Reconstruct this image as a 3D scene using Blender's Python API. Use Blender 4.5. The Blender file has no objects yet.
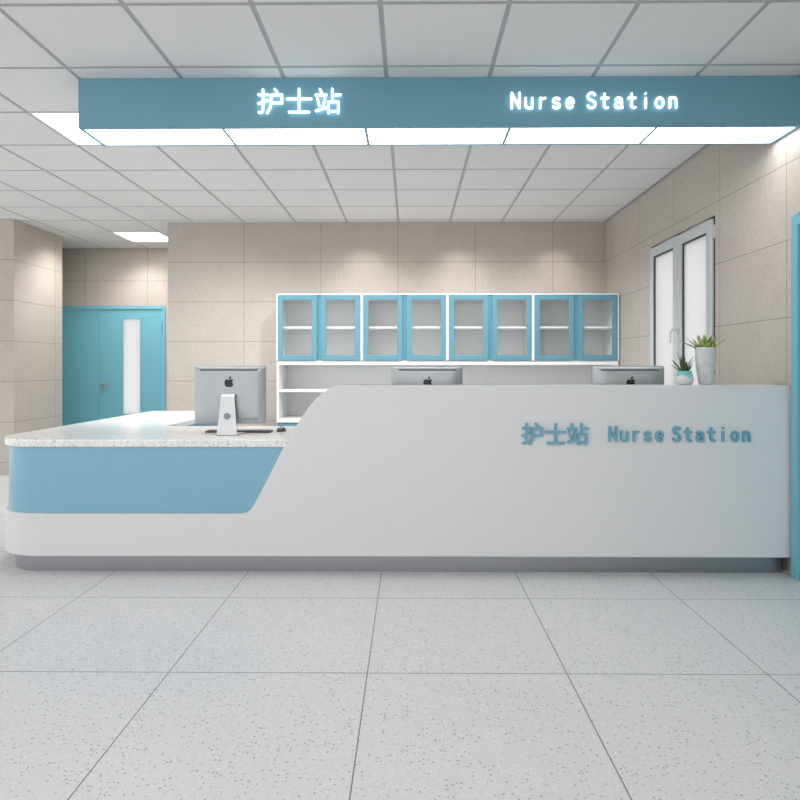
import bpy, bmesh, math, random
from mathutils import Vector, Matrix
random.seed(7)
scene = bpy.context.scene
COL = scene.collection
PI = math.pi

# ------------------------------------------------------------------ materials
def lin(c):
    return tuple(((v/255)/12.92 if v/255 <= .04045 else ((v/255+.055)/1.055)**2.4) for v in c)

def mat(name, rgb, rough=.5, metal=0, spec=.5, coat=0):
    m = bpy.data.materials.new(name); m.use_nodes = True
    b = m.node_tree.nodes['Principled BSDF']
    b.inputs['Base Color'].default_value = (*lin(rgb), 1)
    b.inputs['Roughness'].default_value = rough
    b.inputs['Metallic'].default_value = metal
    b.inputs['Specular IOR Level'].default_value = spec
    b.inputs['Coat Weight'].default_value = coat
    return m

def emit(name, rgb, strength):
    m = bpy.data.materials.new(name); m.use_nodes = True
    b = m.node_tree.nodes['Principled BSDF']
    b.inputs['Base Color'].default_value = (.8, .8, .8, 1)
    b.inputs['Emission Color'].default_value = (*lin(rgb), 1)
    b.inputs['Emission Strength'].default_value = strength
    return m

class NT:
    def __init__(s, m):
        s.t = m.node_tree; s.b = s.t.nodes['Principled BSDF']
    def n(s, kind, **kw):
        x = s.t.nodes.new(kind)
        for k, v in kw.items():
            if k in x.inputs.keys() if isinstance(k, str) else False: x.inputs[k].default_value = v
            else: setattr(x, k, v)
        return x
    def l(s, a, b): s.t.links.new(a, b)
    def math(s, op, a, b=None, c=None):
        x = s.t.nodes.new('ShaderNodeMath'); x.operation = op
        for i, v in enumerate((a, b, c)):
            if v is None: continue
            if hasattr(v, 'is_output'): s.l(v, x.inputs[i])
            else: x.inputs[i].default_value = v
        return x.outputs[0]
    def mix(s, f, a, b):
        x = s.t.nodes.new('ShaderNodeMix'); x.data_type = 'RGBA'
        for sock, v in ((x.inputs[0], f), (x.inputs[6], a), (x.inputs[7], b)):
            if hasattr(v, 'is_output'): s.l(v, sock)
            else: sock.default_value = v if isinstance(v, (int, float)) else (*v, 1)
        return x.outputs[2]
    def line(s, coord, off, period, width):
        """1 on a joint of the given width, at off + k*period"""
        a = s.math('SUBTRACT', coord, off - period/2)
        a = s.math('FLOORED_MODULO', a, period)
        a = s.math('SUBTRACT', a, period/2)
        a = s.math('ABSOLUTE', a)
        return s.math('LESS_THAN', a, width/2)

def tile_wall(name, axis, off, period, zoff=2.919, zper=.4635, uw=.006):
    m = mat(name, (206, 196, 184), .42, 0, .35)
    t = NT(m)
    g = t.n('ShaderNodeNewGeometry'); sp = t.n('ShaderNodeSeparateXYZ'); t.l(g.outputs['Position'], sp.inputs[0])
    u = sp.outputs[axis]; z = sp.outputs[2]
    j = t.math('MAXIMUM', t.line(u, off, period, uw), t.line(z, zoff, zper, .006))
    n1 = t.n('ShaderNodeTexNoise'); n1.inputs['Scale'].default_value = 38; n1.inputs['Detail'].default_value = 5
    t.l(g.outputs['Position'], n1.inputs['Vector'])
    n2 = t.n('ShaderNodeTexNoise'); n2.inputs['Scale'].default_value = 3.5; n2.inputs['Detail'].default_value = 4
    t.l(g.outputs['Position'], n2.inputs['Vector'])
    s1 = t.math('ADD', t.math('MULTIPLY', n1.outputs[0], .75), t.math('MULTIPLY', n2.outputs[0], .35))
    r = t.n('ShaderNodeMapRange'); r.inputs['From Min'].default_value = .38; r.inputs['From Max'].default_value = .72
    t.l(s1, r.inputs['Value'])
    c = t.mix(r.outputs[0], lin((182, 174, 166)), lin((194, 187, 179)))
    c = t.mix(j, c, lin((142, 131, 120)))
    t.l(c, t.b.inputs['Base Color'])
    bp = t.n('ShaderNodeBump'); bp.inputs['Strength'].default_value = .25; bp.inputs['Distance'].default_value = .003
    t.l(t.math('SUBTRACT', 1, j), bp.inputs['Height']); t.l(bp.outputs[0], t.b.inputs['Normal'])
    return m

def floor_mat():
    m = mat('floor_terrazzo', (222, 223, 225), .28, 0, .45)
    t = NT(m)
    g = t.n('ShaderNodeNewGeometry'); sp = t.n('ShaderNodeSeparateXYZ'); t.l(g.outputs['Position'], sp.inputs[0])
    j = t.math('MAXIMUM', t.line(sp.outputs[0], -.172, .8, .005), t.line(sp.outputs[1], 2.466, .8, .005))
    def specks(scale, thr, dist, seedoff):
        v = t.n('ShaderNodeTexVoronoi'); v.inputs['Scale'].default_value = scale
        mp = t.n('ShaderNodeMapping'); mp.inputs['Location'].default_value = (seedoff, seedoff*.7, 0)
        ns = t.n('ShaderNodeTexNoise'); ns.inputs['Scale'].default_value = scale*1.7
        t.l(g.outputs['Position'], mp.inputs[0]); t.l(g.outputs['Position'], ns.inputs['Vector'])
        av = t.n('ShaderNodeVectorMath'); av.operation = 'MULTIPLY_ADD'
        t.l(ns.outputs['Color'], av.inputs[0]); av.inputs[1].default_value = (.012, .012, 0); t.l(mp.outputs[0], av.inputs[2])
        t.l(av.outputs[0], v.inputs['Vector'])
        cs = t.n('ShaderNodeSeparateColor'); t.l(v.outputs['Color'], cs.inputs[0])
        return t.math('MULTIPLY', t.math('LESS_THAN', cs.outputs[0], thr), t.math('LESS_THAN', v.outputs['Distance'], dist))
    a = specks(75, .30, .30, 3.1)
    b = specks(130, .28, .33, 8.3)
    c2 = specks(95, .22, .32, 15.7)
    n2 = t.n('ShaderNodeTexNoise'); n2.inputs['Scale'].default_value = 60; n2.inputs['Detail'].default_value = 3
    t.l(g.outputs['Position'], n2.inputs['Vector'])
    c = t.mix(n2.outputs[0], lin((198, 199, 200)), lin((215, 215, 216)))
    c = t.mix(c2, c, lin((220, 220, 220)))
    c = t.mix(b, c, lin((186, 188, 190)))
    c = t.mix(a, c, lin((160, 162, 163)))
    c = t.mix(j, c, lin((118, 119, 121)))
    t.l(c, t.b.inputs['Base Color'])
    return m

def stone_mat():
    m = mat('countertop_stone', (225, 222, 218), .22, 0, .5)
    t = NT(m)
    g = t.n('ShaderNodeNewGeometry')
    v = t.n('ShaderNodeTexVoronoi'); v.inputs['Scale'].default_value = 190; t.l(g.outputs['Position'], v.inputs['Vector'])
    cs = t.n('ShaderNodeSeparateColor'); t.l(v.outputs['Color'], cs.inputs[0])
    n = t.n('ShaderNodeTexNoise'); n.inputs['Scale'].default_value = 90; n.inputs['Detail'].default_value = 4
    t.l(g.outputs['Position'], n.inputs['Vector'])
    c = t.mix(n.outputs[0], lin((224, 224, 221)), lin((246, 246, 245)))
    c = t.mix(t.math('LESS_THAN', cs.outputs[0], .16), c, lin((186, 184, 180)))
    c = t.mix(t.math('GREATER_THAN', cs.outputs[1], .85), c, lin((248, 247, 245)))
    t.l(c, t.b.inputs['Base Color'])
    return m

def ceil_mat():
    m = mat('ceiling_board', (214, 214, 215), .9, 0, .1)
    t = NT(m)
    g = t.n('ShaderNodeNewGeometry')
    n = t.n('ShaderNodeTexNoise'); n.inputs['Scale'].default_value = 140; n.inputs['Detail'].default_value = 4
    t.l(g.outputs['Position'], n.inputs['Vector'])
    c = t.mix(n.outputs[0], lin((220, 220, 220)), lin((231, 231, 231)))
    t.l(c, t.b.inputs['Base Color'])
    return m

def steel_mat():
    m = mat('brushed_steel', (158, 160, 163), .36, 1)
    t = NT(m)
    g = t.n('ShaderNodeNewGeometry'); mp = t.n('ShaderNodeMapping'); mp.inputs['Scale'].default_value = (1, 1, 60)
    t.l(g.outputs['Position'], mp.inputs[0])
    n = t.n('ShaderNodeTexNoise'); n.inputs['Scale'].default_value = 9; n.inputs['Detail'].default_value = 4
    t.l(mp.outputs[0], n.inputs['Vector'])
    r = t.n('ShaderNodeMapRange'); r.inputs['To Min'].default_value = .28; r.inputs['To Max'].default_value = .46
    t.l(n.outputs[0], r.inputs['Value']); t.l(r.outputs[0], t.b.inputs['Roughness'])
    return m

def leaf_mat():
    m = mat('yellow_green_leaf', (150, 175, 84), .45)
    t = NT(m)
    i = t.n('ShaderNodeNewGeometry'); mp = t.n('ShaderNodeMapping'); mp.inputs['Scale'].default_value = (1, 1, .12)
    t.l(i.outputs['Position'], mp.inputs[0])
    n = t.n('ShaderNodeTexNoise'); n.inputs['Scale'].default_value = 95; n.inputs['Detail'].default_value = 2
    t.l(mp.outputs[0], n.inputs['Vector'])
    r = t.n('ShaderNodeMapRange'); r.inputs['From Min'].default_value = .42; r.inputs['From Max'].default_value = .56
    t.l(n.outputs[0], r.inputs['Value'])
    t.l(t.mix(r.outputs[0], lin((84, 116, 56)), lin((178, 194, 104))), t.b.inputs['Base Color'])
    return m
M = dict(
    floor=floor_mat(), stone=stone_mat(), ceil=ceil_mat(), steel=steel_mat(),
    tee=mat('ceiling_tee', (176, 177, 179), .6),
    wall_x=tile_wall('beige_tile_facing', 0, -.142, .9),
    wall_y=tile_wall('beige_tile_side', 1, 3.73, .8),
    wall_c=tile_wall('beige_tile_pier', 1, 7.79, .9),
    white=mat('white_lacquer', (221, 221, 222), .3, 0, .4),
    cabwhite=mat('white_laminate', (240, 241, 241), .4, 0, .4),
    blue=mat('pale_blue_lacquer', (130, 178, 199), .25, 0, .45),
    fascia=mat('blue_fascia', (112, 162, 182), .4, 0, .4),
    door=mat('teal_door_paint', (114, 180, 196), .4, 0, .4),
    frameblue=mat('blue_cabinet_frame', (94, 146, 165), .4, 0, .4),
    letter=mat('blue_acrylic_letter', (108, 168, 188), .35, 0, .4),
    alu=mat('window_aluminium', (202, 206, 208), .5, .1, .5),
    gasket=mat('dark_gasket', (62, 66, 70), .6),
    silver=mat('silver_aluminium', (172, 178, 180), .33, .55, .5),
    silver_light=mat('bright_aluminium', (206, 209, 211), .3, .5, .5),
    black=mat('gloss_black', (18, 19, 20), .2),
    dark=mat('dark_grey_plastic', (58, 60, 62), .45),
    grey=mat('grey_plastic', (140, 146, 148), .45),
    chrome=mat('satin_handle_metal', (190, 180, 170), .35, .4),
    leaf_dark=mat('dark_green_leaf', (66, 88, 44), .5),
    leaf_light=leaf_mat(),
    soil=mat('potting_soil', (66, 54, 44), .9),
    panel=emit('lit_diffuser', (255, 255, 255), 6),
    signpanel=emit('lit_sign_diffuser', (255, 254, 252), 6.2),
    glow=emit('lit_letter', (232, 251, 255), 1.9),
)
# plain clear glass
def glass(name, tint, alpha):
    m = bpy.data.materials.new(name); m.use_nodes = True
    nt = m.node_tree; nt.nodes.clear()
    o = nt.nodes.new('ShaderNodeOutputMaterial'); mx = nt.nodes.new('ShaderNodeMixShader')
    a = nt.nodes.new('ShaderNodeBsdfTransparent'); b = nt.nodes.new('ShaderNodeBsdfGlossy')
    a.inputs[0].default_value = (*tint, 1); b.inputs['Roughness'].default_value = .03
    b.inputs[0].default_value = (1, 1, 1, 1)
    mx.inputs[0].default_value = alpha
    nt.links.new(a.outputs[0], mx.inputs[1]); nt.links.new(b.outputs[0], mx.inputs[2]); nt.links.new(mx.outputs[0], o.inputs[0])
    return m
def frosted(name, a):
    m = bpy.data.materials.new(name); m.use_nodes = True
    nt = m.node_tree; nt.nodes.clear()
    o = nt.nodes.new('ShaderNodeOutputMaterial'); mx = nt.nodes.new('ShaderNodeMixShader')
    t = nt.nodes.new('ShaderNodeBsdfTranslucent'); b = nt.nodes.new('ShaderNodeBsdfGlossy')
    t.inputs[0].default_value = (a, a, a, 1); b.inputs['Roughness'].default_value = .25; mx.inputs[0].default_value = .03
    nt.links.new(t.outputs[0], mx.inputs[1]); nt.links.new(b.outputs[0], mx.inputs[2]); nt.links.new(mx.outputs[0], o.inputs[0])
    return m
M['glass'] = frosted('frosted_window_glass', .78)
M['cabglass'] = glass('cabinet_glass', (.97, .98, .98), .03)

def pot_concrete():
    m = mat('pale_concrete', (205, 208, 208), .75, 0, .3)
    t = NT(m); g = t.n('ShaderNodeTexCoord')
    n = t.n('ShaderNodeTexNoise'); n.inputs['Scale'].default_value = 22; n.inputs['Detail'].default_value = 6
    t.l(g.outputs['Object'], n.inputs['Vector'])
    c = t.mix(n.outputs[0], lin((176, 181, 182)), lin((222, 224, 224)))
    t.l(c, t.b.inputs['Base Color'])
    return m
def pot_dipped():
    m = mat('turquoise_dipped_ceramic', (205, 208, 208), .45, 0, .4)
    t = NT(m); g = t.n('ShaderNodeTexCoord')
    sp = t.n('ShaderNodeSeparateXYZ'); t.l(g.outputs['Object'], sp.inputs[0])
    n = t.n('ShaderNodeTexNoise'); n.inputs['Scale'].default_value = 34; n.inputs['Detail'].default_value = 2
    t.l(g.outputs['Object'], n.inputs['Vector'])
    h = t.math('ADD', sp.outputs[2], t.math('MULTIPLY', n.outputs[0], .055))
    gr = t.math('GREATER_THAN', h, .082)
    c = t.mix(gr, lin((208, 210, 211)), lin((122, 196, 194)))
    t.l(c, t.b.inputs['Base Color'])
    return m
M['concrete'] = pot_concrete(); M['dipped'] = pot_dipped()

# ------------------------------------------------------------------ mesh helpers
def obj(name, bm, m, parent=None, smooth=False, bevel=0, seg=2, loc=None):
    bmesh.ops.remove_doubles(bm, verts=bm.verts, dist=1e-6)
    bmesh.ops.recalc_face_normals(bm, faces=bm.faces)
    me = bpy.data.meshes.new(name); bm.to_mesh(me); bm.free()
    o = bpy.data.objects.new(name, me); COL.objects.link(o)
    me.materials.append(m)
    if parent is not None: o.parent = parent
    if loc: o.location = loc
    if bevel:
        b = o.modifiers.new('edge_bevel', 'BEVEL'); b.width = bevel; b.segments = seg; b.limit_method = 'ANGLE'; b.angle_limit = math.radians(50)
        b.harden_normals = False
    if smooth:
        for p in me.polygons: p.use_smooth = True
        me.set_sharp_from_angle(angle=math.radians(38))
    return o

def empty(name, loc=(0, 0, 0), label=None, cat=None, group=None, rz=0):
    o = bpy.data.objects.new(name, None); COL.objects.link(o)
    o.location = loc; o.rotation_euler.z = rz; o.empty_display_size = .1
    if label: o['label'] = label
    if cat: o['category'] = cat
    if group: o['group'] = group
    return o

def struct(o, label=None):
    o['kind'] = 'structure'
    if label: o['label'] = label
    return o

def box(bm, x0, x1, y0, y1, z0, z1):
    v = [bm.verts.new(p) for p in ((x0,y0,z0),(x1,y0,z0),(x1,y1,z0),(x0,y1,z0),(x0,y0,z1),(x1,y0,z1),(x1,y1,z1),(x0,y1,z1))]
    for f in ((0,3,2,1),(4,5,6,7),(0,1,5,4),(1,2,6,5),(2,3,7,6),(3,0,4,7)): bm.faces.new([v[i] for i in f])
    return bm
def BX(*a): return box(bmesh.new(), *a)

def prism(bm, pts, f0, f1):
    """extrude a closed outline: f0(p), f1(p) give both ends in 3-D"""
    a = [bm.verts.new(f0(p)) for p in pts]; b = [bm.verts.new(f1(p)) for p in pts]
    n = len(pts)
    bm.faces.new(a); bm.faces.new(b[::-1])
    for i in range(n): bm.faces.new((a[i], b[i], b[(i+1) % n], a[(i+1) % n]))
    return bm
def flat_xy(bm, pts, z0, z1): return prism(bm, pts, lambda p: (p[0], p[1], z0), lambda p: (p[0], p[1], z1))
def flat_xz(bm, pts, y0, y1): return prism(bm, pts, lambda p: (p[0], y0, p[1]), lambda p: (p[0], y1, p[1]))

def lathe(bm, prof, n=40, c=(0, 0)):
    rings = []
    for r, z in prof:
        rings.append([bm.verts.new((c[0]+r*math.cos(2*PI*k/n), c[1]+r*math.sin(2*PI*k/n), z)) for k in range(n)])
    for a, b in zip(rings, rings[1:]):
        for k in range(n): bm.faces.new((a[k], a[(k+1) % n], b[(k+1) % n], b[k]))
    bm.faces.new(rings[0][::-1]); bm.faces.new(rings[-1])
    return bm

def tube(bm, pts, r, n=12):
    pts = [Vector(p) for p in pts]; rings = []
    rs = r if isinstance(r, (list, tuple)) else [r]*len(pts)
    up = None
    for i, p in enumerate(pts):
        d = (pts[min(i+1, len(pts)-1)] - pts[max(i-1, 0)]).normalized()
        if up is None:
            up = Vector((0, 0, 1)) if abs(d.z) < .9 else Vector((1, 0, 0))
        s = d.cross(up).normalized(); up = s.cross(d).normalized()
        rings.append([bm.verts.new(p + rs[i]*(math.cos(2*PI*k/n)*s + math.sin(2*PI*k/n)*up)) for k in range(n)])
    for a, b in zip(rings, rings[1:]):
        for k in range(n): bm.faces.new((a[k], a[(k+1) % n], b[(k+1) % n], b[k]))
    bm.faces.new(rings[0][::-1]); bm.faces.new(rings[-1])
    return bm

def arc(cx, cy, r, a0, a1, n=12, ry=None):
    ry = r if ry is None else ry
    return [(cx + r*math.cos(math.radians(a0+(a1-a0)*i/n)), cy + ry*math.sin(math.radians(a0+(a1-a0)*i/n))) for i in range(n+1)]

def dup(root, name=None, **props):
    r = root.copy(); COL.objects.link(r)
    for k, v in props.items():
        if k == 'loc': r.location = v
        else: r[k] = v
    for ch in list(root.children):
        c = ch.copy(); COL.objects.link(c); c.parent = r
        for g in list(ch.children):
            d = g.copy(); COL.objects.link(d); d.parent = c
    return r

# ------------------------------------------------------------------ dimensions (metres; x right, y away, z up)
CEIL = 2.919
XR = 2.272          # right wall
YB = 7.16           # back wall
XL = -2.835         # left end of the back wall
YD = 8.72           # wall with the double door
XP = -4.52          # side face of the left pier
XFAR = -6.6
YF = -2.6           # how far the place goes on behind the camera

# ------------------------------------------------------------------ floor, ceiling, walls
struct(obj('floor', BX(XFAR, XR+.2, YF, YD+.15, -.1, 0), M['floor']), 'pale grey speckled terrazzo tile floor')

bm = BX(XFAR, XR+.2, YF, YD+.15, CEIL+.004, CEIL+.1)
cb = struct(obj('ceiling', bm, M['tee']), 'grid ceiling of square pale grey boards')
lights = [(-4, 2), (-6, 8)]                       # grid cells (column, row) with a lit panel
behind = [(-4, -3), (0, -3), (2, -3), (-2, -3), (-7, 1), (-7, -4), (-4, -6), (0, -6), (2, -6), (-2, -6)]  # unseen panels, added to light the desk front and floor
OX, OY, P = -.138, 2.855, .6
cells = set(lights + behind)
bm = bmesh.new()
for i in range(-11, 5):
    for k in range(-10, 11):
        if (i, k) in cells: continue
        x0 = max(OX+P*i, XFAR); x1 = min(OX+P*(i+1), XR+.1); y0 = OY+P*k; y1 = min(OY+P*(k+1), YD+.1)
        if x1 - x0 < .03 or y1 - y0 < .03: continue
        box(bm, x0+.012, x1-.012, y0+.012, y1-.012, CEIL, CEIL+.0038)
obj('ceiling_boards', bm, M['ceil'], cb, bevel=.0015, seg=1)

# right wall with a window opening and a door opening
WY0, WY1, WZ0, WZ1 = 4.598, 5.80, .92, 2.358
DY0, DY1, DZ = 2.55, 3.56, 2.06
bm = bmesh.new()
X0, X1 = XR, XR+.2
box(bm, X0, X1, WY1, YD, 0, CEIL+.01)
box(bm, X0, X1, WY0, WY1, 0, WZ0); box(bm, X0, X1, WY0, WY1, WZ1, CEIL+.01)
box(bm, X0, X1, DY1, WY0, 0, CEIL+.01)
box(bm, X0, X1, DY0, DY1, DZ, CEIL+.01)
box(bm, X0, X1, YF, DY0, 0, CEIL+.01)
struct(obj('wall_right', bm, M['wall_y']), 'beige tiled side wall with the window')
struct(obj('wall_back', BX(XL, XR, YB, YD+.15, 0, CEIL+.01), M['wall_x']), 'beige tiled wall behind the cabinets')
struct(obj('wall_left', BX(XFAR, XP, 6.97, 7.945, 0, CEIL+.01), M['wall_c']), 'beige tiled pier left of the double door')
struct(obj('wall_far', BX(XFAR-.15, XFAR, 6.97, YD+.15, 0, CEIL+.01), M['wall_c']))
bm = bmesh.new()
GX0, GX1, GZ = -5.06, -3.48, 2.10
box(bm, XFAR, GX0, YD, YD+.15, 0, CEIL+.01); box(bm, GX1, XL, YD, YD+.15, 0, CEIL+.01); box(bm, GX0, GX1, YD, YD+.15, GZ, CEIL+.01)
struct(obj('wall_corridor', bm, M['wall_x']), 'beige tiled wall around the teal double door')
struct(obj('trim_1', BX(XL, XR, YB-.006, YB, CEIL-.012, CEIL), M['tee']), 'thin grey ceiling edge trim')
struct(obj('trim_2', BX(XR-.006, XR, YF, YB, CEIL-.012, CEIL), M['tee']), 'thin grey ceiling edge trim')

# ------------------------------------------------------------------ double door (far left)
d = struct(empty('door_1', (GX0, YD, 0)), 'teal double door with a narrow glazed slot')
def part(name, bm, m, parent, **k):
    """geometry given in world metres, stored relative to the parent's base"""
    loc = Vector((0, 0, 0)); q = parent
    while q is not None: loc += q.location; q = q.parent
    bmesh.ops.translate(bm, verts=bm.verts, vec=-loc)
    return obj(name, bm, m, parent, **k)
bm = bmesh.new()
box(bm, GX0, GX0+.05, YD-.012, YD+.14, 0, GZ); box(bm, GX1-.05, GX1, YD-.012, YD+.14, 0, GZ); box(bm, GX0+.05, GX1-.05, YD-.012, YD+.14, GZ-.045, GZ)
part('door_frame', bm, M['door'], d, bevel=.003)
lf = part('door_leaf', BX(GX0+.055, -4.448, YD+.012, YD+.055, .006, GZ-.05), M['door'], d, bevel=.002)
SX0, SX1, SZ0, SZ1 = -4.105, -3.84, .55, 1.926
bm = bmesh.new()
box(bm, -4.442, SX0, YD+.012, YD+.055, .006, GZ-.05); box(bm, SX1, GX1-.055, YD+.012, YD+.055, .006, GZ-.05)
box(bm, SX0, SX1, YD+.012, YD+.055, .006, SZ0); box(bm, SX0, SX1, YD+.012, YD+.055, SZ1, GZ-.05)
rl = part('door_leaf', bm, M['door'], d)
bm = bmesh.new()
for a in ((SX0-.012, SX0+.008, SZ0-.012, SZ1+.012), (SX1-.008, SX1+.012, SZ0-.012, SZ1+.012)):
    box(bm, a[0], a[1], YD+.004, YD+.05, a[2], a[3])
box(bm, SX0+.008, SX1-.008, YD+.004, YD+.05, SZ1-.008, SZ1+.012); box(bm, SX0+.008, SX1-.008, YD+.004, YD+.05, SZ0-.012, SZ0+.008)
part('glazing_bead', bm, M['door'], rl)
part('glass_pane', BX(SX0, SX1, YD+.016, YD+.020, SZ0, SZ1), M['glass'], rl)
hx, hz = -4.385, .985
bm = bmesh.new()
tube(bm, [(hx, YD+.014, hz), (hx, YD+.002, hz)], .026, 20)
tube(bm, [(hx, YD+.01, hz), (hx, YD-.035, hz), (hx+.01, YD-.042, hz), (hx+.13, YD-.042, hz)], .009, 12)
part('door_handle', bm, M['chrome'], rl, smooth=True)
bm = bmesh.new(); tube(bm, [(hx, YD+.014, hz-.085), (hx, YD-.002, hz-.085)], .024, 20)
part('keyhole_plate', bm, M['chrome'], rl, smooth=True)
bm = bmesh.new(); box(bm, GX1-.062, GX1-.046, YD-.02, YD-.002, 1.72, 1.86); part('hinge', bm, M['grey'], d)

# ------------------------------------------------------------------ door frame on the right wall
d = struct(empty('door_2', (XR, (DY0+DY1)/2, 0)), 'teal door set in the right wall beside the desk')
bm = bmesh.new()
FX = 2.224
for y0, y1, z0, z1 in ((DY1-.01, DY1+.052, 0, DZ+.05), (DY0-.052, DY0+.01, 0, DZ+.05), (DY0+.01, DY1-.01, DZ-.01, DZ+.05)):
    box(bm, FX, XR, y0, y1, z0, z1)
part('door_frame', bm, M['door'], d, bevel=.003)
bm = bmesh.new()
for y0, y1, z0, z1 in ((DY1-.03, DY1-.002, 0, DZ-.012), (DY0+.002, DY0+.03, 0, DZ-.012), (DY0+.03, DY1-.03, DZ-.04, DZ-.012)):
    box(bm, FX+.02, XR+.19, y0, y1, z0, z1)
part('door_jamb', bm, M['door'], d, bevel=.002)
lf = part('door_leaf', BX(XR+.03, XR+.075, DY0+.033, DY1-.033, .006, DZ-.043), M['door'], d)
bm = bmesh.new(); yy = DY0+.12
tube(bm, [(XR+.03, yy, 1.0), (XR-.02, yy, 1.0), (XR-.027, yy+.01, 1.0), (XR-.027, yy+.13, 1.0)], .009, 12)
part('door_handle', bm, M['chrome'], lf, smooth=True)

# ------------------------------------------------------------------ window
w = struct(empty('window_1', (XR, (WY0+WY1)/2, WZ0)), 'grey metal framed two-sash window')
bm = bmesh.new()
fr = .03
for y0, y1, z0, z1 in ((WY0, WY0+fr, WZ0, WZ1), (WY1-fr, WY1, WZ0, WZ1), (WY0+fr, WY1-fr, WZ0, WZ0+fr), (WY0+fr, WY1-fr, WZ1-fr, WZ1)):
    box(bm, XR-.004, XR+.09, y0, y1, z0, z1)
part('window_frame', bm, M['gasket'], w)
mid = (WY0+WY1)/2
for s, (a, b) in enumerate(((WY0+.016, mid-.003), (mid+.003, WY1-.008))):
    bm = bmesh.new(); sw = .075; z0, z1 = WZ0+.01, WZ1-.02
    xa, xb = XR-.022, XR+.05
    box(bm, xa, xb, a, a+sw, z0, z1); box(bm, xa, xb, b-sw, b, z0, z1)
    box(bm, xa, xb, a+sw, b-sw, z0, z0+sw+.02); box(bm, xa, xb, a+sw, b-sw, z1-sw-.01, z1)
    sash = part('window_sash', bm, M['alu'], w, bevel=.004)
    bm = bmesh.new(); g = .012; xa, xb = XR-.012, XR+.045
    box(bm, xa, xb, a+sw, a+sw+g, z0+sw+.02, z1-sw-.01); box(bm, xa, xb, b-sw-g, b-sw, z0+sw+.02, z1-sw-.01)
    box(bm, xa, xb, a+sw+g, b-sw-g, z1-sw-.01-g, z1-sw-.01); box(bm, xa, xb, a+sw+g, b-sw-g, z0+sw+.02, z0+sw+.02+g)
    part('gasket', bm, M['gasket'], sash)
    part('glass_pane', BX(XR-.002, XR+.004, a+sw+g, b-sw-g, z0+sw+.02+g, z1-sw-.01-g), M['glass'], sash)
bm = bmesh.new()
ym = mid-.035
box(bm, XR-.03, XR-.02, ym-.014, ym+.014, 1.50, 1.58)
tube(bm, [(XR-.025, ym, 1.545), (XR-.075, ym, 1.545), (XR-.09, ym, 1.535), (XR-.095, ym, 1.515), (XR-.095, ym, 1.43)], [.011, .011, .011, .010, .008], 12)
part('window_handle', bm, M['alu'], w, smooth=True)
for z in (2.19, 1.08):
    part('hinge', BX(XR-.028, XR+.01, WY0-.004, WY0+.016, z, z+.1), M['alu'], w, bevel=.003)

# ------------------------------------------------------------------ stroke lettering
def stroke(bm, pts, w, plane, d0, d1):
    """a round-ended ribbon through pts (2-D); plane(u, v, d) -> 3-D"""
    h = w/2
    P2 = [Vector(p) for p in pts]
    n = len(P2); L, R = [], []
    closed = (P2[0]-P2[-1]).length < 1e-6
    for i, p in enumerate(P2):
        if closed:
            a = P2[i-1] if i > 0 else P2[-2]; b = P2[i+1] if i < n-1 else P2[1]
            ta, tb = (p-a).normalized(), (b-p).normalized()
        else:
            ta = (p-P2[i-1]).normalized() if i > 0 else (P2[1]-p).normalized()
            tb = (P2[i+1]-p).normalized() if i < n-1 else ta
        t = (ta+tb).normalized(); nrm = Vector((-t.y, t.x)); c = max(.72, nrm.dot(Vector((-ta.y, ta.x))))
        L.append(p + nrm*h/c); R.append(p - nrm*h/c)
    if closed:
        L, R = L[:-1], R[:-1]; m = len(L)
        v = [[bm.verts.new(plane(q.x, q.y, d)) for q in side] for side in (L, R) for d in (d0, d1)]
        l0, l1, r0, r1 = v
        for k in range(m):
            q = (k+1) % m
            bm.faces.new((l0[k], l0[q], r0[q], r0[k])); bm.faces.new((l1[k], l1[q], r1[q], r1[k]))
            bm.faces.new((l0[k], l0[q], l1[q], l1[k])); bm.faces.new((r0[k], r0[q], r1[q], r1[k]))
        return bm
    d = P2[0]-P2[1]; a0 = math.degrees(math.atan2(d.y, d.x))
    d = P2[-1]-P2[-2]; a1 = math.degrees(math.atan2(d.y, d.x))
    capB = [Vector(q) for q in arc(P2[-1].x, P2[-1].y, h, a1+90, a1-90, 7)]
    capA = [Vector(q) for q in arc(P2[0].x, P2[0].y, h, a0+90, a0-90, 7)]
    out = L[1:-1] + capB + R[1:-1][::-1] + capA
    return prism(bm, out, lambda q: plane(q[0], q[1], d0), lambda q: plane(q[0], q[1], d1))

# Chinese characters drawn in a unit box (u right, v up)
def z6(pts, x0, y1, s=178.0): return [((x-x0)/s, (y1-y)/s) for x, y in pts]
HU = [z6(p, 113, 265) for p in (
    [(124,128),(186,128)], [(154,92),(154,232),(150,246),(140,252),(126,251)], [(122,190),(186,166)],
    [(232,90),(248,110)], [(208,130),(280,130),(280,186),(208,186)], [(208,130),(207,180),(200,222),(182,256)])]
SHI = [z6(p, 307, 265) for p in ([(314,158),(476,158)], [(395,90),(395,250)], [(328,250),(462,250)])]
ZHAN = [z6(p, 500, 265) for p in (
    [(534,92),(546,116)], [(506,131),(576,131)], [(518,154),(528,206)], [(568,150),(552,226)], [(507,242),(574,222)],
    [(616,90),(616,178)], [(616,131),(672,131)], [(590,258),(590,180),(656,180),(656,258)], [(590,246),(656,246)])]
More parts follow.
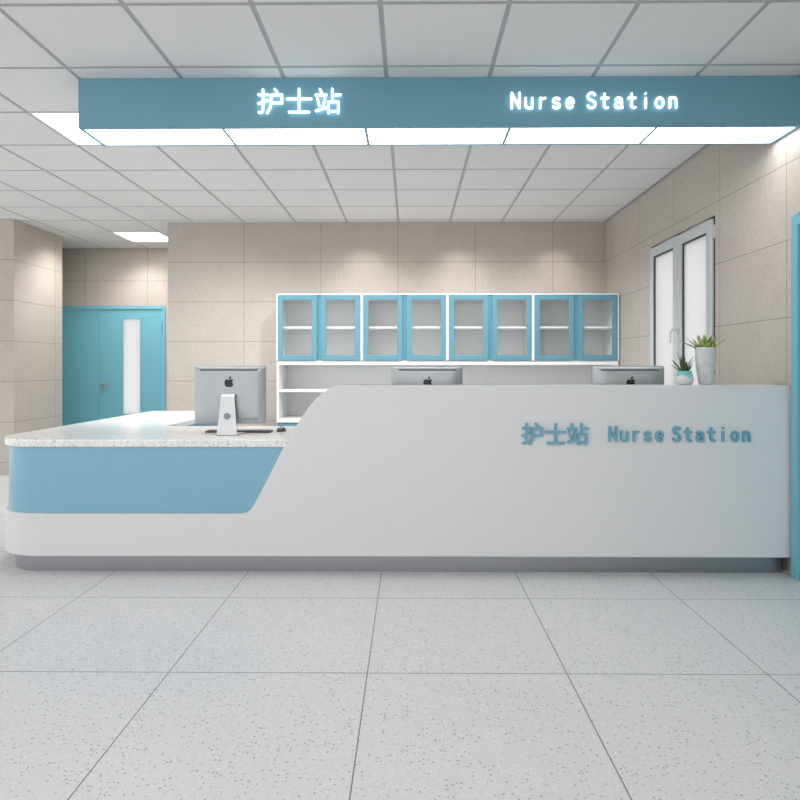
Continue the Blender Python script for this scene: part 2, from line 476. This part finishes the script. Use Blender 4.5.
# Latin glyphs: cap height 1, x-height .68, advance .703
def G(*s): return list(s)
LAT = {
 'N': G([(.02,0),(.02,1)], [(.03,.97),(.47,.03)], [(.48,0),(.48,1)]),
 'u': G([(.04,.66),(.04,.2)] + arc(.235,.2,.195,180,360,10) + [(.43,.66)], [(.43,.2),(.43,0)]),
 'r': G([(.10,.66),(.10,0)], [(.10,.36)] + arc(.36,.38,.26,165,82,8,.27)),
 's': G(arc(.25,.50,.19,25,230,12,.155) + arc(.25,.155,.20,70,-160,12,.155)),
 'e': G([(.06,.35),(.45,.35)], arc(.255,.33,.205,4,318,20,.325)),
 'S': G(arc(.25,.76,.22,22,235,14,.235) + arc(.25,.245,.235,65,-158,14,.24)),
 't': G([(.20,.92),(.20,.17)] + arc(.35,.17,.15,180,300,6,.165), [(.02,.64),(.44,.64)]),
 'a': G(arc(.235,.46,.19,150,0,8,.20) + [(.425,.10),(.47,.01)], arc(.225,.19,.185,90,350,16,.185) , [(.225,.375),(.425,.39)]),
 'i': G([(.23,.62),(.23,0)], [(.23,.925),(.23,.94)]),
 'o': G(arc(.245,.33,.215,0,360,24,.325)),
 'n': G([(.05,.66),(.05,0)], [(.05,.42)] + arc(.24,.44,.19,170,0,10,.225) + [(.43,0)]),
}
def write(parent, kind, X0, Z0, size_u, size_v, glyphs, adv, w, yface, yback, m, gap=0):
    """lettering standing on a face that looks towards -y"""
    k = 0
    px, py, pz = parent.location
    for gi, gl in enumerate(glyphs):
        if gl is None: continue
        bm = bmesh.new(); x0 = X0 + gi*adv - (gap if gi > 5 else 0)
        for si, st in enumerate(gl):
            e = si*.00006
            plane = lambda u, v, d: (u-px, d-py, v-pz)
            stroke(bm, [(x0+u*size_u, Z0+v*size_v) for u, v in st], w, plane, yface+e, yback-e)
        obj(kind, bm, m, parent)
WORD = [LAT.get(c) for c in 'Nurse Station']

# ------------------------------------------------------------------ sign box under the ceiling
SY0, SY1, SX0_, SX1_, SZB = 3.581, 3.873, -1.943, XR-.002, 2.626
sg = empty('nurse_station_sign', ((SX0_+SX1_)/2, (SY0+SY1)/2, SZB), 'long blue ceiling-hung box sign with glowing white Nurse Station lettering', 'sign')
bm = bmesh.new(); tk = .020
box(bm, SX0_, SX1_, SY0, SY0+tk, SZB, CEIL-.001)
box(bm, SX0_, SX1_, SY1-tk, SY1, SZB, CEIL-.001)
box(bm, SX0_, SX0_+tk, SY0+tk, SY1-tk, SZB, CEIL-.001); box(bm, SX1_-tk, SX1_, SY0+tk, SY1-tk, SZB, CEIL-.001)
part('fascia', bm, M['fascia'], sg)
divs = [SX0_+tk, -1.1, -.262, .583, 1.437, SX1_-tk]
for a, b in zip(divs, divs[1:]):
    part('light_panel', BX(a+.009, b-.009, SY0+tk, SY1-tk, SZB+.002, SZB+.012), M['signpanel'], sg)
for a in divs[1:-1]:
    part('divider', BX(a-.009, a+.009, SY0+tk, SY1-tk, SZB+.001, SZB+.03), M['fascia'], sg)
s = 610/3.58/614.5*614.5    # pixels per metre on the fascia
pm = 3.58/614.5
def fx(px): return (px-410.2)*pm
def fz(py): return 1.228-(py-367.2)*pm
ch = 178/6.667*pm
for gl, px in ((HU, 257), (SHI, 286), (ZHAN, 315)):
    write(sg, 'character', fx(px), fz(75+264/6.667), ch, ch*.955, [gl], 0, 2.1*pm, SY0-.016, SY0-.008, M['glow'])
write(sg, 'letter', fx(510.9), fz(109.4), 16.8*pm, 15.2*pm, WORD, 13.5*pm, 2.0*pm, SY0-.016, SY0-.008, M['glow'], 5.6*pm)

# ------------------------------------------------------------------ recessed ceiling lights
def ceiling_light(i, k, label, group=None):
    x0, y0 = OX+P*i, OY+P*k
    t = empty('ceiling_light', (x0+P/2, y0+P/2, CEIL-.004), label, 'ceiling light', group)
    bm = bmesh.new(); a = .008
    for r in ((a, a+.012, a, P-a), (P-a-.012, P-a, a, P-a), (a+.012, P-a-.012, a, a+.012), (a+.012, P-a-.012, P-a-.012, P-a)):
        box(bm, x0+r[0], x0+r[1], y0+r[2], y0+r[3], CEIL-.003, CEIL+.0039)
    part('frame', bm, M['cabwhite'], t)
    part('diffuser', BX(x0+a+.012, x0+P-a-.012, y0+a+.012, y0+P-a-.012, CEIL-.001, CEIL+.0038), M['panel'], t)
ceiling_light(-4, 2, 'square lit ceiling panel partly hidden behind the left end of the blue sign')
ceiling_light(-6, 8, 'square lit ceiling panel at the far left above the teal double door')
for i, k in behind:
    ceiling_light(i, k, 'square lit ceiling panel outside the picture, added to light the desk and floor', 'unseen ceiling panels added for light')

# ------------------------------------------------------------------ reception desk
RX = -2.549; RF = 3.64; RR = .30; YE = 6.06; HT = 1.12
desk = empty('reception_desk', (0, RF, 0), 'long white and pale blue L-shaped nurse station counter with stone top', 'reception desk')
def outer(inset, r_in=0):
    """front-left outline from the back end round the corner: list of (x, y)"""
    r = RR-inset
    cxx, cyy = RX+RR, RF+RR
    return [(RX+inset, YE-inset)] + [(x, y) for x, y in arc(cxx, cyy, r, 180, 270, 20)]
def ribbon(bm, path, th, z0, z1):
    """vertical skin along an outline, thickness to the inside (right of travel)"""
    pts = [Vector(p) for p in path]; inn = []
    for i, p in enumerate(pts):
        a = pts[max(i-1, 0)]; b = pts[min(i+1, len(pts)-1)]
        t = (b-a).normalized(); n = Vector((-t.y, t.x))
        inn.append(p + n*th)
    for i in range(len(pts)-1):
        q = [pts[i], pts[i+1], inn[i+1], inn[i]]
        va = [bm.verts.new((p.x, p.y, z0)) for p in q]; vb = [bm.verts.new((p.x, p.y, z1)) for p in q]
        bm.faces.new(va); bm.faces.new(vb)
        bm.faces.new((va[0], va[1], vb[1], vb[0])); bm.faces.new((va[2], va[3], vb[3], vb[2]))
        if i == 0: bm.faces.new((va[3], va[0], vb[0], vb[3]))
        if i == len(pts)-2: bm.faces.new((va[1], va[2], vb[2], vb[1]))
    return bm
BZ = .105; WZ = .3565
lx = RX+RR
prof = [(-1.0225,.3565),(-.995,.3585),(-.972,.364),(-.955,.375),(-.940,.392),(-.885,.490),(-.757,.745),(-.655,.912),(-.598,.995),(-.555,1.044),(-.518,1.076),(-.486,1.098),(-.450,1.113),(-.412,1.1195),(-.39,1.12)]
bm = bmesh.new()
TH = .022
outl = [(lx, BZ), (2.252, BZ), (2.252, HT)] + prof[::-1] + [(lx, WZ)]
flat_xz(bm, outl, RF, RF+TH)
ribbon(bm, outer(0), TH, BZ, WZ)
part('front_panel', bm, M['white'], desk, smooth=True, bevel=.003)
# blue inset skin
bm = bmesh.new()
ribbon(bm, outer(.016) + [(-.70, RF+.016)], .02, .335, .752)
part('blue_panel', bm, M['blue'], desk, smooth=True)
# stone worktop, L-shaped, passing behind the raised part
cpath = [(-1.80, YE), (RX-.006, YE)] + arc(RX+RR, RF+RR, RR+.006, 180, 270, 20)
cpath[-1] = (RX+RR, RF-.006+.008)
cpath = [(-1.80, YE), (RX-.006, YE)] + [(x, max(y, RF+.002)) for x, y in arc(RX+RR, RF+RR, RR+.006, 180, 270, 20)]
cpath += [(-.7365, RF+.002), (-.7365, RF+TH+.002), (XR-.004, RF+TH+.002), (XR-.004, 4.49), (-1.80, 4.49)]
bm = bmesh.new(); flat_xy(bm, cpath, .752, .797)
part('countertop', bm, M['stone'], desk, smooth=True, bevel=.006, seg=3)
# carcass under it (blue, inner side)
bm = bmesh.new()
kp = [(-1.84, YE-.02), (RX+.05, YE-.02)] + arc(RX+RR, RF+RR, RR-.05, 180, 270, 12) + [(XR-.04, RF+.05), (XR-.04, 4.20), (-1.84, 4.20)]
flat_xy(bm, kp, .1085, .7515)
part('carcass', bm, M['blue'], desk)
# plinth
bm = bmesh.new()
pp = [(-1.88, YE-.06), (RX+.05, YE-.06)] + arc(RX+RR, RF+RR, RR-.05, 180, 270, 20) + [(2.215, RF+.05), (2.215, 4.1), (-1.88, 4.1)]
flat_xy(bm, pp, 0, BZ+.003)
part('plinth', bm, M['steel'], desk, smooth=True)
# raised ledge: a shell that follows the swooping edge backwards
led = [p for p in prof if p[1] > .80] ; led = [(-.727, .7975)] + led + [(2.252, HT)]
inner = [(x+.018, max(z-.018, .7975)) if x < -.5 else (x, z-.02) for x, z in led]
bm = bmesh.new()
for i in range(len(led)-1):
    flat_xz(bm, [led[i], led[i+1], inner[i+1], inner[i]], RF+TH, 3.85)
part('transaction_ledge', bm, M['white'], desk, smooth=True)
inx = [(x+.016, z-.017) for x, z in led[1:]]
bm = bmesh.new()
flat_xz(bm, [(-.70, .7975), (2.248, .7975)] + [(2.248, HT-.021)] + [(max(x+.02,-.70), z-.021) for x, z in led[1:-1]][::-1], 3.835, 3.849)
part('inner_panel', bm, M['white'], desk)
# lettering
dm = RF/614.5
def dx(px): return (px-410.2)*dm
def dz(py): return 1.228-(py-367.2)*dm
ch = 21.6*dm
for gl, px in ((HU, 521), (SHI, 544.3), (ZHAN, 566.6)):
    write(desk, 'character', dx(px), dz(444.6), ch, ch, [gl], 0, 2.4*dm, RF-.016, RF, M['letter'])
write(desk, 'letter', dx(608.2), dz(440.4), 14.6*dm, 13.8*dm, WORD, 11.53*dm, 2.3*dm, RF-.016, RF, M['letter'], 6.0*dm)

# ------------------------------------------------------------------ wall cabinets with glass doors
CY = 6.68; U = .9275; CX0 = -1.453; CT = 2.025; CB = 1.30
cab = empty('glass_cabinet', (CX0+U/2, YB, CB), 'x', 'cabinet', 'glass-door cabinets along the back wall')
def at(bm): return bm
x0, x1 = CX0, CX0+U
bm = bmesh.new(); w_ = .018
box(bm, x0+.0004, x0+w_, CY, YB-.002, CB, CT); box(bm, x1-w_, x1-.0004, CY, YB-.002, CB, CT)
box(bm, x0+.0004, x0+.0125, CY-.023, CY, CB, CT); box(bm, x1-.0125, x1-.0004, CY-.023, CY, CB, CT); box(bm, x0+.0125, x1-.0125, CY-.023, CY, CT-.012, CT)
box(bm, x0+w_, x1-w_, CY, YB-.002, CT-w_, CT); box(bm, x0+w_, x1-w_, CY, YB-.002, CB, CB+w_)
box(bm, x0+w_, x1-w_, YB-.014, YB-.002, CB+w_, CT-w_)
part('cabinet_body', bm, M['cabwhite'], cab)
part('shelf', BX(x0+w_, x1-w_, CY+.04, YB-.014, 1.652, 1.674), M['cabwhite'], cab)
mx = (x0+x1)/2
part('centre_stile', BX(mx-.03, mx+.03, CY-.003, CY+.02, CB-.0003, CT-.016), M['frameblue'], cab)
dw = .053
for a, b, s in ((x0+.014, mx-.020, 1), (mx+.020, x1-.014, -1)):
    bm = bmesh.new(); z0, z1 = CB+.004, CT-.014
    box(bm, a, a+dw, CY-.024, CY-.005, z0, z1); box(bm, b-dw, b, CY-.024, CY-.005, z0, z1)
    box(bm, a+dw, b-dw, CY-.024, CY-.005, z0, z0+dw); box(bm, a+dw, b-dw, CY-.024, CY-.005, z1-dw, z1)
    dr = part('door', bm, M['frameblue'], cab, bevel=.003)
    bm = bmesh.new(); g = .006
    box(bm, a+dw, a+dw+g, CY-.018, CY-.008, z0+dw, z1-dw); box(bm, b-dw-g, b-dw, CY-.018, CY-.008, z0+dw, z1-dw)
    box(bm, a+dw+g, b-dw-g, CY-.018, CY-.008, z0+dw, z0+dw+g); box(bm, a+dw+g, b-dw-g, CY-.018, CY-.008, z1-dw-g, z1-dw)
    part('glazing_strip', bm, M['grey'], dr)
    part('glass_pane', BX(a+dw, b-dw, CY-.015, CY-.011, z0+dw, z1-dw), M['cabglass'], dr)
labs = ['blue-framed glass-door wall cabinet at the left end of the row, nearest the teal double door',
        'blue-framed glass-door wall cabinet second from the left, above the middle monitor',
        'blue-framed glass-door wall cabinet third from the left, between middle and right monitors',
        'blue-framed glass-door wall cabinet at the right end of the row, next to the window wall']
cab['label'] = labs[0]
for n in range(1, 4):
    dup(cab, loc=cab.location + Vector((U*n, 0, 0)), label=labs[n])
# open shelving underneath
XE = CX0+4*U
sh = empty('open_shelf', ((CX0+XE)/2, YB, .67), 'long open white shelf unit running under the blue-framed cabinets', 'shelf unit')
bm = bmesh.new()
box(bm, CX0, CX0+.022, CY-.002, YB-.002, .625, CB-.0005)
part('side_panel', bm, M['cabwhite'], sh)
part('side_panel', BX(XE-.022, XE-.001, CY-.002, YB-.002, .67, CB-.0005), M['cabwhite'], sh)
part('top_board', BX(CX0+.022, XE-.022, CY-.006, YB-.002, CB-.046, CB-.0005), M['cabwhite'], sh)
part('shelf_board', BX(CX0+.022, XE-.022, CY-.002, YB-.014, .958, .984), M['cabwhite'], sh)
part('back_panel', BX(CX0+.022, XE-.022, YB-.014, YB-.002, .67, CB-.046), M['cabwhite'], sh)
# base cabinet with stone top
bs = empty('base_cabinet', ((CX0+XE)/2, YB, 0), 'low blue base cabinet with speckled stone top under the white open shelf', 'cabinet')
part('stone_top', BX(CX0+.023, XE-.023, CY-.004, YB-.015, .624, .668), M['stone'], bs, bevel=.003)
part('cabinet_body', BX(CX0+.002, XE-.002, CY+.012, YB-.002, .08, .623), M['frameblue'], bs)
part('toe_kick', BX(CX0+.01, XE-.01, CY+.06, YB-.002, 0, .08), M['gasket'], bs)
n = 8; dwid = (XE-CX0)/n
for k in range(n):
    dr = part('door', BX(CX0+dwid*k+.004, CX0+dwid*(k+1)-.003, CY-.006, CY+.011, .09, .612), M['frameblue'], bs, bevel=.002)
    hx = CX0+dwid*(k+1)-.05 if k % 2 == 0 else CX0+dwid*k+.05
    bm = bmesh.new(); tube(bm, [(hx, CY-.005, .56), (hx, CY-.03, .56), (hx, CY-.03, .46), (hx, CY-.005, .46)], .005, 8)
    part('handle', bm, M['chrome'], dr, smooth=True)

# ------------------------------------------------------------------ computers
TOP = .7972
mon = empty('computer_monitor', (-1.158, 3.93, TOP), 'silver all-in-one computer seen from behind, whole on the low stone counter at left', 'computer', 'silver computers on the counter')
def rrect(x0, x1, z0, z1, r, n=5):
    return arc(x1-r, z1-r, r, 0, 90, n) + arc(x0+r, z1-r, r, 90, 180, n) + arc(x0+r, z0+r, r, 180, 270, n) + arc(x1-r, z0+r, r, 270, 360, n)
MW, MZ0, MZ1 = .228, .068, .440
bm = bmesh.new()
# rear shell: rim, then a shallow bulged back with bevelled shoulders
levels = [(.030, 0, .0), (.012, 0, .0), (.004, .002, .002), (-.012, .016, .014), (-.022, .07, .05), (-.026, .13, .10)]
rings = []
for y, ix, iz in levels:
    rings.append([bm.verts.new((x, y, z)) for x, z in rrect(-MW+ix, MW-ix, MZ0+iz*.8, MZ1-iz, .012+ix*.35, 6)])
for a, b in zip(rings, rings[1:]):
    for k in range(len(a)): bm.faces.new((a[k], a[(k+1) % len(a)], b[(k+1) % len(a)], b[k]))
bm.faces.new(rings[0]); bm.faces.new(rings[-1])
obj('casing', bm, M['silver'], mon, smooth=True)
bm = bmesh.new(); flat_xz(bm, rrect(-MW+.004, MW-.004, MZ0+.05, MZ1-.004, .01), .0301, .033)
obj('screen', bm, M['black'], mon)
bm = bmesh.new(); flat_xz(bm, rrect(-.184, .184, MZ1-.031, MZ1-.0235, .003), -.0175, .0)
obj('vent_slot', bm, M['dark'], mon)
# stand: bent tapered sheet
bm = bmesh.new()
def slab(bm, secs):
    rg = [[bm.verts.new(v) for v in s] for s in secs]
    for a, b in zip(rg, rg[1:]):
        for k in range(4): bm.faces.new((a[k], a[(k+1) % 4], b[(k+1) % 4], b[k]))
    bm.faces.new(rg[0]); bm.faces.new(rg[-1])
def sec(hw, y, z, ny, nz, t=.006): return [(-hw, y, z), (hw, y, z), (hw, y+ny*t, z+nz*t), (-hw, y+ny*t, z+nz*t)]
SXo = .005
secs = [sec(.041, -.024, .262, .2, -1), sec(.0415, -.050, .258, .7, -.7), sec(.0425, -.060, .247, 1, -.2), sec(.055, -.070, .10, 1, 0), sec(.064, -.078, .012, 1, .1), sec(.0655, -.079, .004, .7, .7), sec(.066, -.072, 0, 0, 1), sec(.070, .085, 0, 0, 1)]
slab(bm, secs)
bmesh.ops.translate(bm, verts=bm.verts, vec=(SXo, 0, 0))
st = obj('stand', bm, M['silver_light'], mon, bevel=.0015)
bm = bmesh.new(); tube(bm, [(SXo, -.0665, .122), (SXo, -.0745, .122)], .021, 24)
obj('cable_port', bm, M['grey'], st, smooth=True)
# apple emblem
def apple(bm, cx, cz, s, y0, y1):
    body = [(0,.72),(.10,.77),(.24,.80),(.36,.76),(.44,.69),(.37,.62),(.335,.53),(.345,.43),(.40,.35),(.46,.31),(.41,.18),(.33,.06),(.23,-.02),(.13,-.01),(0,.03),(-.13,-.01),(-.23,-.02),(-.34,.08),(-.43,.24),(-.47,.42),(-.44,.60),(-.36,.73),(-.24,.80),(-.10,.77)]
    flat_xz(bm, [(cx+x*s, cz+z*s) for x, z in body], y0, y1)
    leaf = [(0,.80),(-.02,.90),(.04,1.0),(.16,1.06),(.24,1.07),(.22,.95),(.13,.84)]
    flat_xz(bm, [(cx+x*s, cz+z*s) for x, z in leaf], y0, y1)
bm = bmesh.new(); apple(bm, .004, .305, .062, -.0275, -.020)
obj('emblem', bm, M['black'], mon)
# small row of print low on the back
bm = bmesh.new()
for k, wd in enumerate((.004,.006,.005,.004,.006,.003,.004,.003,.004)):
    xx = .100 + k*.0092 + (.006 if k > 4 else 0)
    box(bm, xx, xx+wd*1.2, -.0235, -.018, .100, .1045)
obj('printed_marks', bm, M['dark'], mon)
dup(mon, loc=(.108, 3.93, TOP), label='silver all-in-one computer behind the high white counter, left of the blue lettering')
dup(mon, loc=(1.394, 3.93, TOP), label='silver all-in-one computer behind the high white counter, left of the potted plants')

kb = empty('keyboard', (-1.137, 4.085, TOP), 'thin dark-edged keyboard lying behind the left computer on the stone counter', 'keyboard')
bm = bmesh.new()
flat_xy(bm, arc(.205, .045, .01, 0, 90, 4) + arc(-.205, .045, .01, 90, 180, 4) + arc(-.205, -.045, .01, 180, 270, 4) + arc(.205, -.045, .01, 270, 360, 4), 0, .009)
obj('base_plate', bm, M['dark'], kb, bevel=.002)
bm = bmesh.new()
for r in range(5):
    for c in range(20 if r else 1):
        if r == 0: box(bm, -.06, .06, -.038, -.024, .009, .0125)
        else: box(bm, -.205+c*.0205, -.205+c*.0205+.018, -.038+r*.0165, -.038+r*.0165+.0145, .009, .0125)
obj('keys', bm, M['grey'], kb)
ms = empty('computer_mouse', (-.868, 4.13, TOP), 'small dark mouse with grey top beside the keyboard', 'mouse')
bm = bmesh.new()
def dome(bm, rx, ry, z0, h, n=28, m=8):
    prev = None
    base = [bm.verts.new((rx*math.cos(2*PI*k/n), ry*math.sin(2*PI*k/n), z0)) for k in range(n)]
    bm.faces.new(base[::-1]); prev = base
    for j in range(1, m):
        a = j/m*PI/2
        ring = [bm.verts.new((rx*math.cos(a)**.6*math.cos(2*PI*k/n), ry*math.cos(a)**.6*math.sin(2*PI*k/n), z0+h*math.sin(a))) for k in range(n)]
        for k in range(n): bm.faces.new((prev[k], prev[(k+1) % n], ring[(k+1) % n], ring[k]))
        prev = ring
    bm.faces.new(prev)
dome(bm, .031, .050, 0, .028)
obj('shell', bm, M['dark'], ms, smooth=True)
bm = bmesh.new(); dome(bm, .019, .035, .021, .012); obj('top_cover', bm, M['silver_light'], ms, smooth=True)
bm = bmesh.new(); tube(bm, [(-.004, -.022, .031), (.004, -.022, .031)], .005, 12); obj('scroll_wheel', bm, M['black'], ms, smooth=True)

# ------------------------------------------------------------------ potted plants on the ledge
def leaf(bm, base, az, tilt, length, width, curl=0, n=9, thick=.25):
    """a tapering fleshy blade: tilt from vertical (deg), curl adds tilt along the length"""
    p = Vector(base); t = math.radians(tilt); dirh = Vector((math.cos(az), math.sin(az), 0)); side = Vector((-math.sin(az), math.cos(az), 0))
    rings = []
    for i in range(n+1):
        s = i/n
        tt = t + math.radians(curl)*s
        d = dirh*math.sin(tt) + Vector((0, 0, 1))*math.cos(tt)
        nm = dirh*math.cos(tt) - Vector((0, 0, 1))*math.sin(tt)
        wd = width*.5*(min(1, .55+1.6*s) if s < .35 else 1)*(1-max(0, (s-.35)/.65)**1.8) + .0004
        rings.append([bm.verts.new(q) for q in (p+side*wd - nm*wd*.35, p+nm*wd*thick, p-side*wd - nm*wd*.35, p-nm*wd*(thick+.55)*.6 - nm*wd*.2)])
        p = p + d*length/n
    for a, b in zip(rings, rings[1:]):
        for k in range(4): bm.faces.new((a[k], a[(k+1) % 4], b[(k+1) % 4], b[k]))
    bm.faces.new(rings[0]); bm.faces.new(rings[-1])

PY = 3.78
tall = empty('potted_agave', ((704.2-410.2)*PY/614.5, PY, HT), 'broad yellow-green rosette in a tall pale concrete pot on the white counter ledge', 'potted plant')
bm = bmesh.new()
lathe(bm, [(.028,.0),(.036,.002),(.039,.010),(.047,.055),(.054,.11),(.058,.165),(.0600,.215),(.0600,.226),(.058,.229),(.053,.226),(.051,.212),(.03,.210)], 48)
obj('pot', bm, M['concrete'], tall, smooth=True)
bm = bmesh.new(); lathe(bm, [(.050,.205),(.050,.214),(.02,.217)], 24); obj('soil', bm, M['soil'], tall)
rnd = random.Random(3)
spec = [(PI*1.0, 66, .125, .020, 0), (0.0, 58, .118, .022, -8), (PI*.97, 42, .085, .026, -12), (.2, 44, .10, .026, -8), (PI*1.12, 24, .095, .024, -4),
        (-.35, 26, .095, .026, -6), (PI*1.3, 12, .088, .030, 6), (-.9, 14, .092, .028, 0), (PI*.75, 22, .09, .024, -4), (PI*.35, 20, .09, .024, 0),
        (PI*.5, 40, .11, .024, -6), (PI*1.5, 30, .085, .030, 0), (PI*1.65, 44, .07, .026, 0), (PI*1.35, 50, .07, .024, -5), (PI*.2, 50, .105, .02, -6), (PI*.8, 50, .105, .02, -6)]
for az, ti, L, W_, cu in spec:
    bm = bmesh.new(); leaf(bm, (.018*math.cos(az), .018*math.sin(az), .206), az, ti, L*1.22, W_*1.05, cu)
    obj('leaf', bm, M['leaf_light'], tall, smooth=True)
sm = empty('potted_aloe', ((683.6-410.2)*3.74/614.5, 3.74, HT), 'small dark green aloe in a squat turquoise-dipped grey pot on the white counter ledge', 'potted plant')
bm = bmesh.new()
lathe(bm, [(.022,0),(.036,.001),(.044,.010),(.050,.026),(.051,.042),(.047,.058),(.0415,.068),(.040,.076),(.043,.084),(.041,.0855),(.037,.082),(.035,.074),(.02,.073)], 44)
obj('pot', bm, M['dipped'], sm, smooth=True)
bm = bmesh.new(); lathe(bm, [(.032,.070),(.032,.076),(.01,.078)], 20); obj('soil', bm, M['soil'], sm)
spec = [(PI, 30, .095, .015, 18), (PI*1.05, 10, .115, .016, 12), (0, 12, .105, .015, 34), (PI*.95, 48, .075, .013, 6), (.1, 52, .05, .013, -10), (PI*1.4, 8, .09, .016, 10),
        (PI*.5, 12, .10, .015, 16), (-.6, 30, .06, .013, 6), (PI*1.2, 26, .07, .015, 10), (PI*.3, 34, .08, .013, 10), (PI*.75, 34, .09, .013, 12), (-.25, 40, .058, .012, -6), (PI*1.5, 22, .07, .015, 8), (-.05, 20, .085, .013, 30)]
for az, ti, L, W_, cu in spec:
    bm = bmesh.new(); leaf(bm, (-.004+.010*math.cos(az), .010*math.sin(az), .070), az, ti, L*1.18, W_, cu)
    obj('leaf', bm, M['leaf_dark'], sm, smooth=True)

# ------------------------------------------------------------------ light
def spot(x, y, z, tx, ty, tz, energy, ang, blend=.6, color=(1, .93, .84), size=.03):
    l = bpy.data.lights.new('wash_or_fill_spot', 'SPOT'); l.energy = energy; l.spot_size = math.radians(ang); l.spot_blend = blend; l.color = color; l.shadow_soft_size = size
    o = bpy.data.objects.new('wash_or_fill_spot', l); COL.objects.link(o); o.location = (x, y, z)
    o.rotation_euler = (Vector((tx, ty, tz))-Vector((x, y, z))).to_track_quat('-Z', 'Y').to_euler()
for x in (-.543, .55, 1.68):
    spot(x, 6.78, 2.90, x, 6.98, 1.9, 15, 88, 1)
spot(-4.08, 7.7, 2.90, -4.35, 7.7, 1.9, 22, 110, 1)
spot(-3.75, 8.28, 2.90, -3.75, 8.5, 1.9, 26, 110, 1)

for x in (-2.2, -.6, 1.0):  # added fill spots without fittings, brighten the cabinets and rear zone
    spot(x, 5.2, 2.90, x, 6.6, 0, 190, 118, .8, (1, .975, .95), .08)
spot(-3.7, 7.3, 2.90, -3.9, 8.3, 0, 80, 150, .8, (1, .975, .95), .08)  # added fill spot, brightens the corridor and double door
wd = bpy.data.worlds.new('overcast'); scene.world = wd; wd.use_nodes = True
bg = wd.node_tree.nodes['Background']; bg.inputs[0].default_value = (1, .993, .99, 1); bg.inputs[1].default_value = 1.38

# ------------------------------------------------------------------ camera
cam = bpy.data.cameras.new('camera'); co = bpy.data.objects.new('camera', cam); COL.objects.link(co)
co.location = (0, 0, 1.228); co.rotation_euler = (PI/2, 0, .0085)
cam.sensor_width = 36; cam.sensor_fit = 'HORIZONTAL'; cam.lens = 614.5/800*36
cam.shift_x = -(405-400)/800; cam.shift_y = -(400-367.2)/800
cam.clip_start = .05
scene.camera = co
scene.view_settings.view_transform = 'Standard'; scene.view_settings.look = 'None'; scene.view_settings.gamma = 1
scene.view_settings.exposure = 0.11
scene.view_settings.use_curve_mapping = False
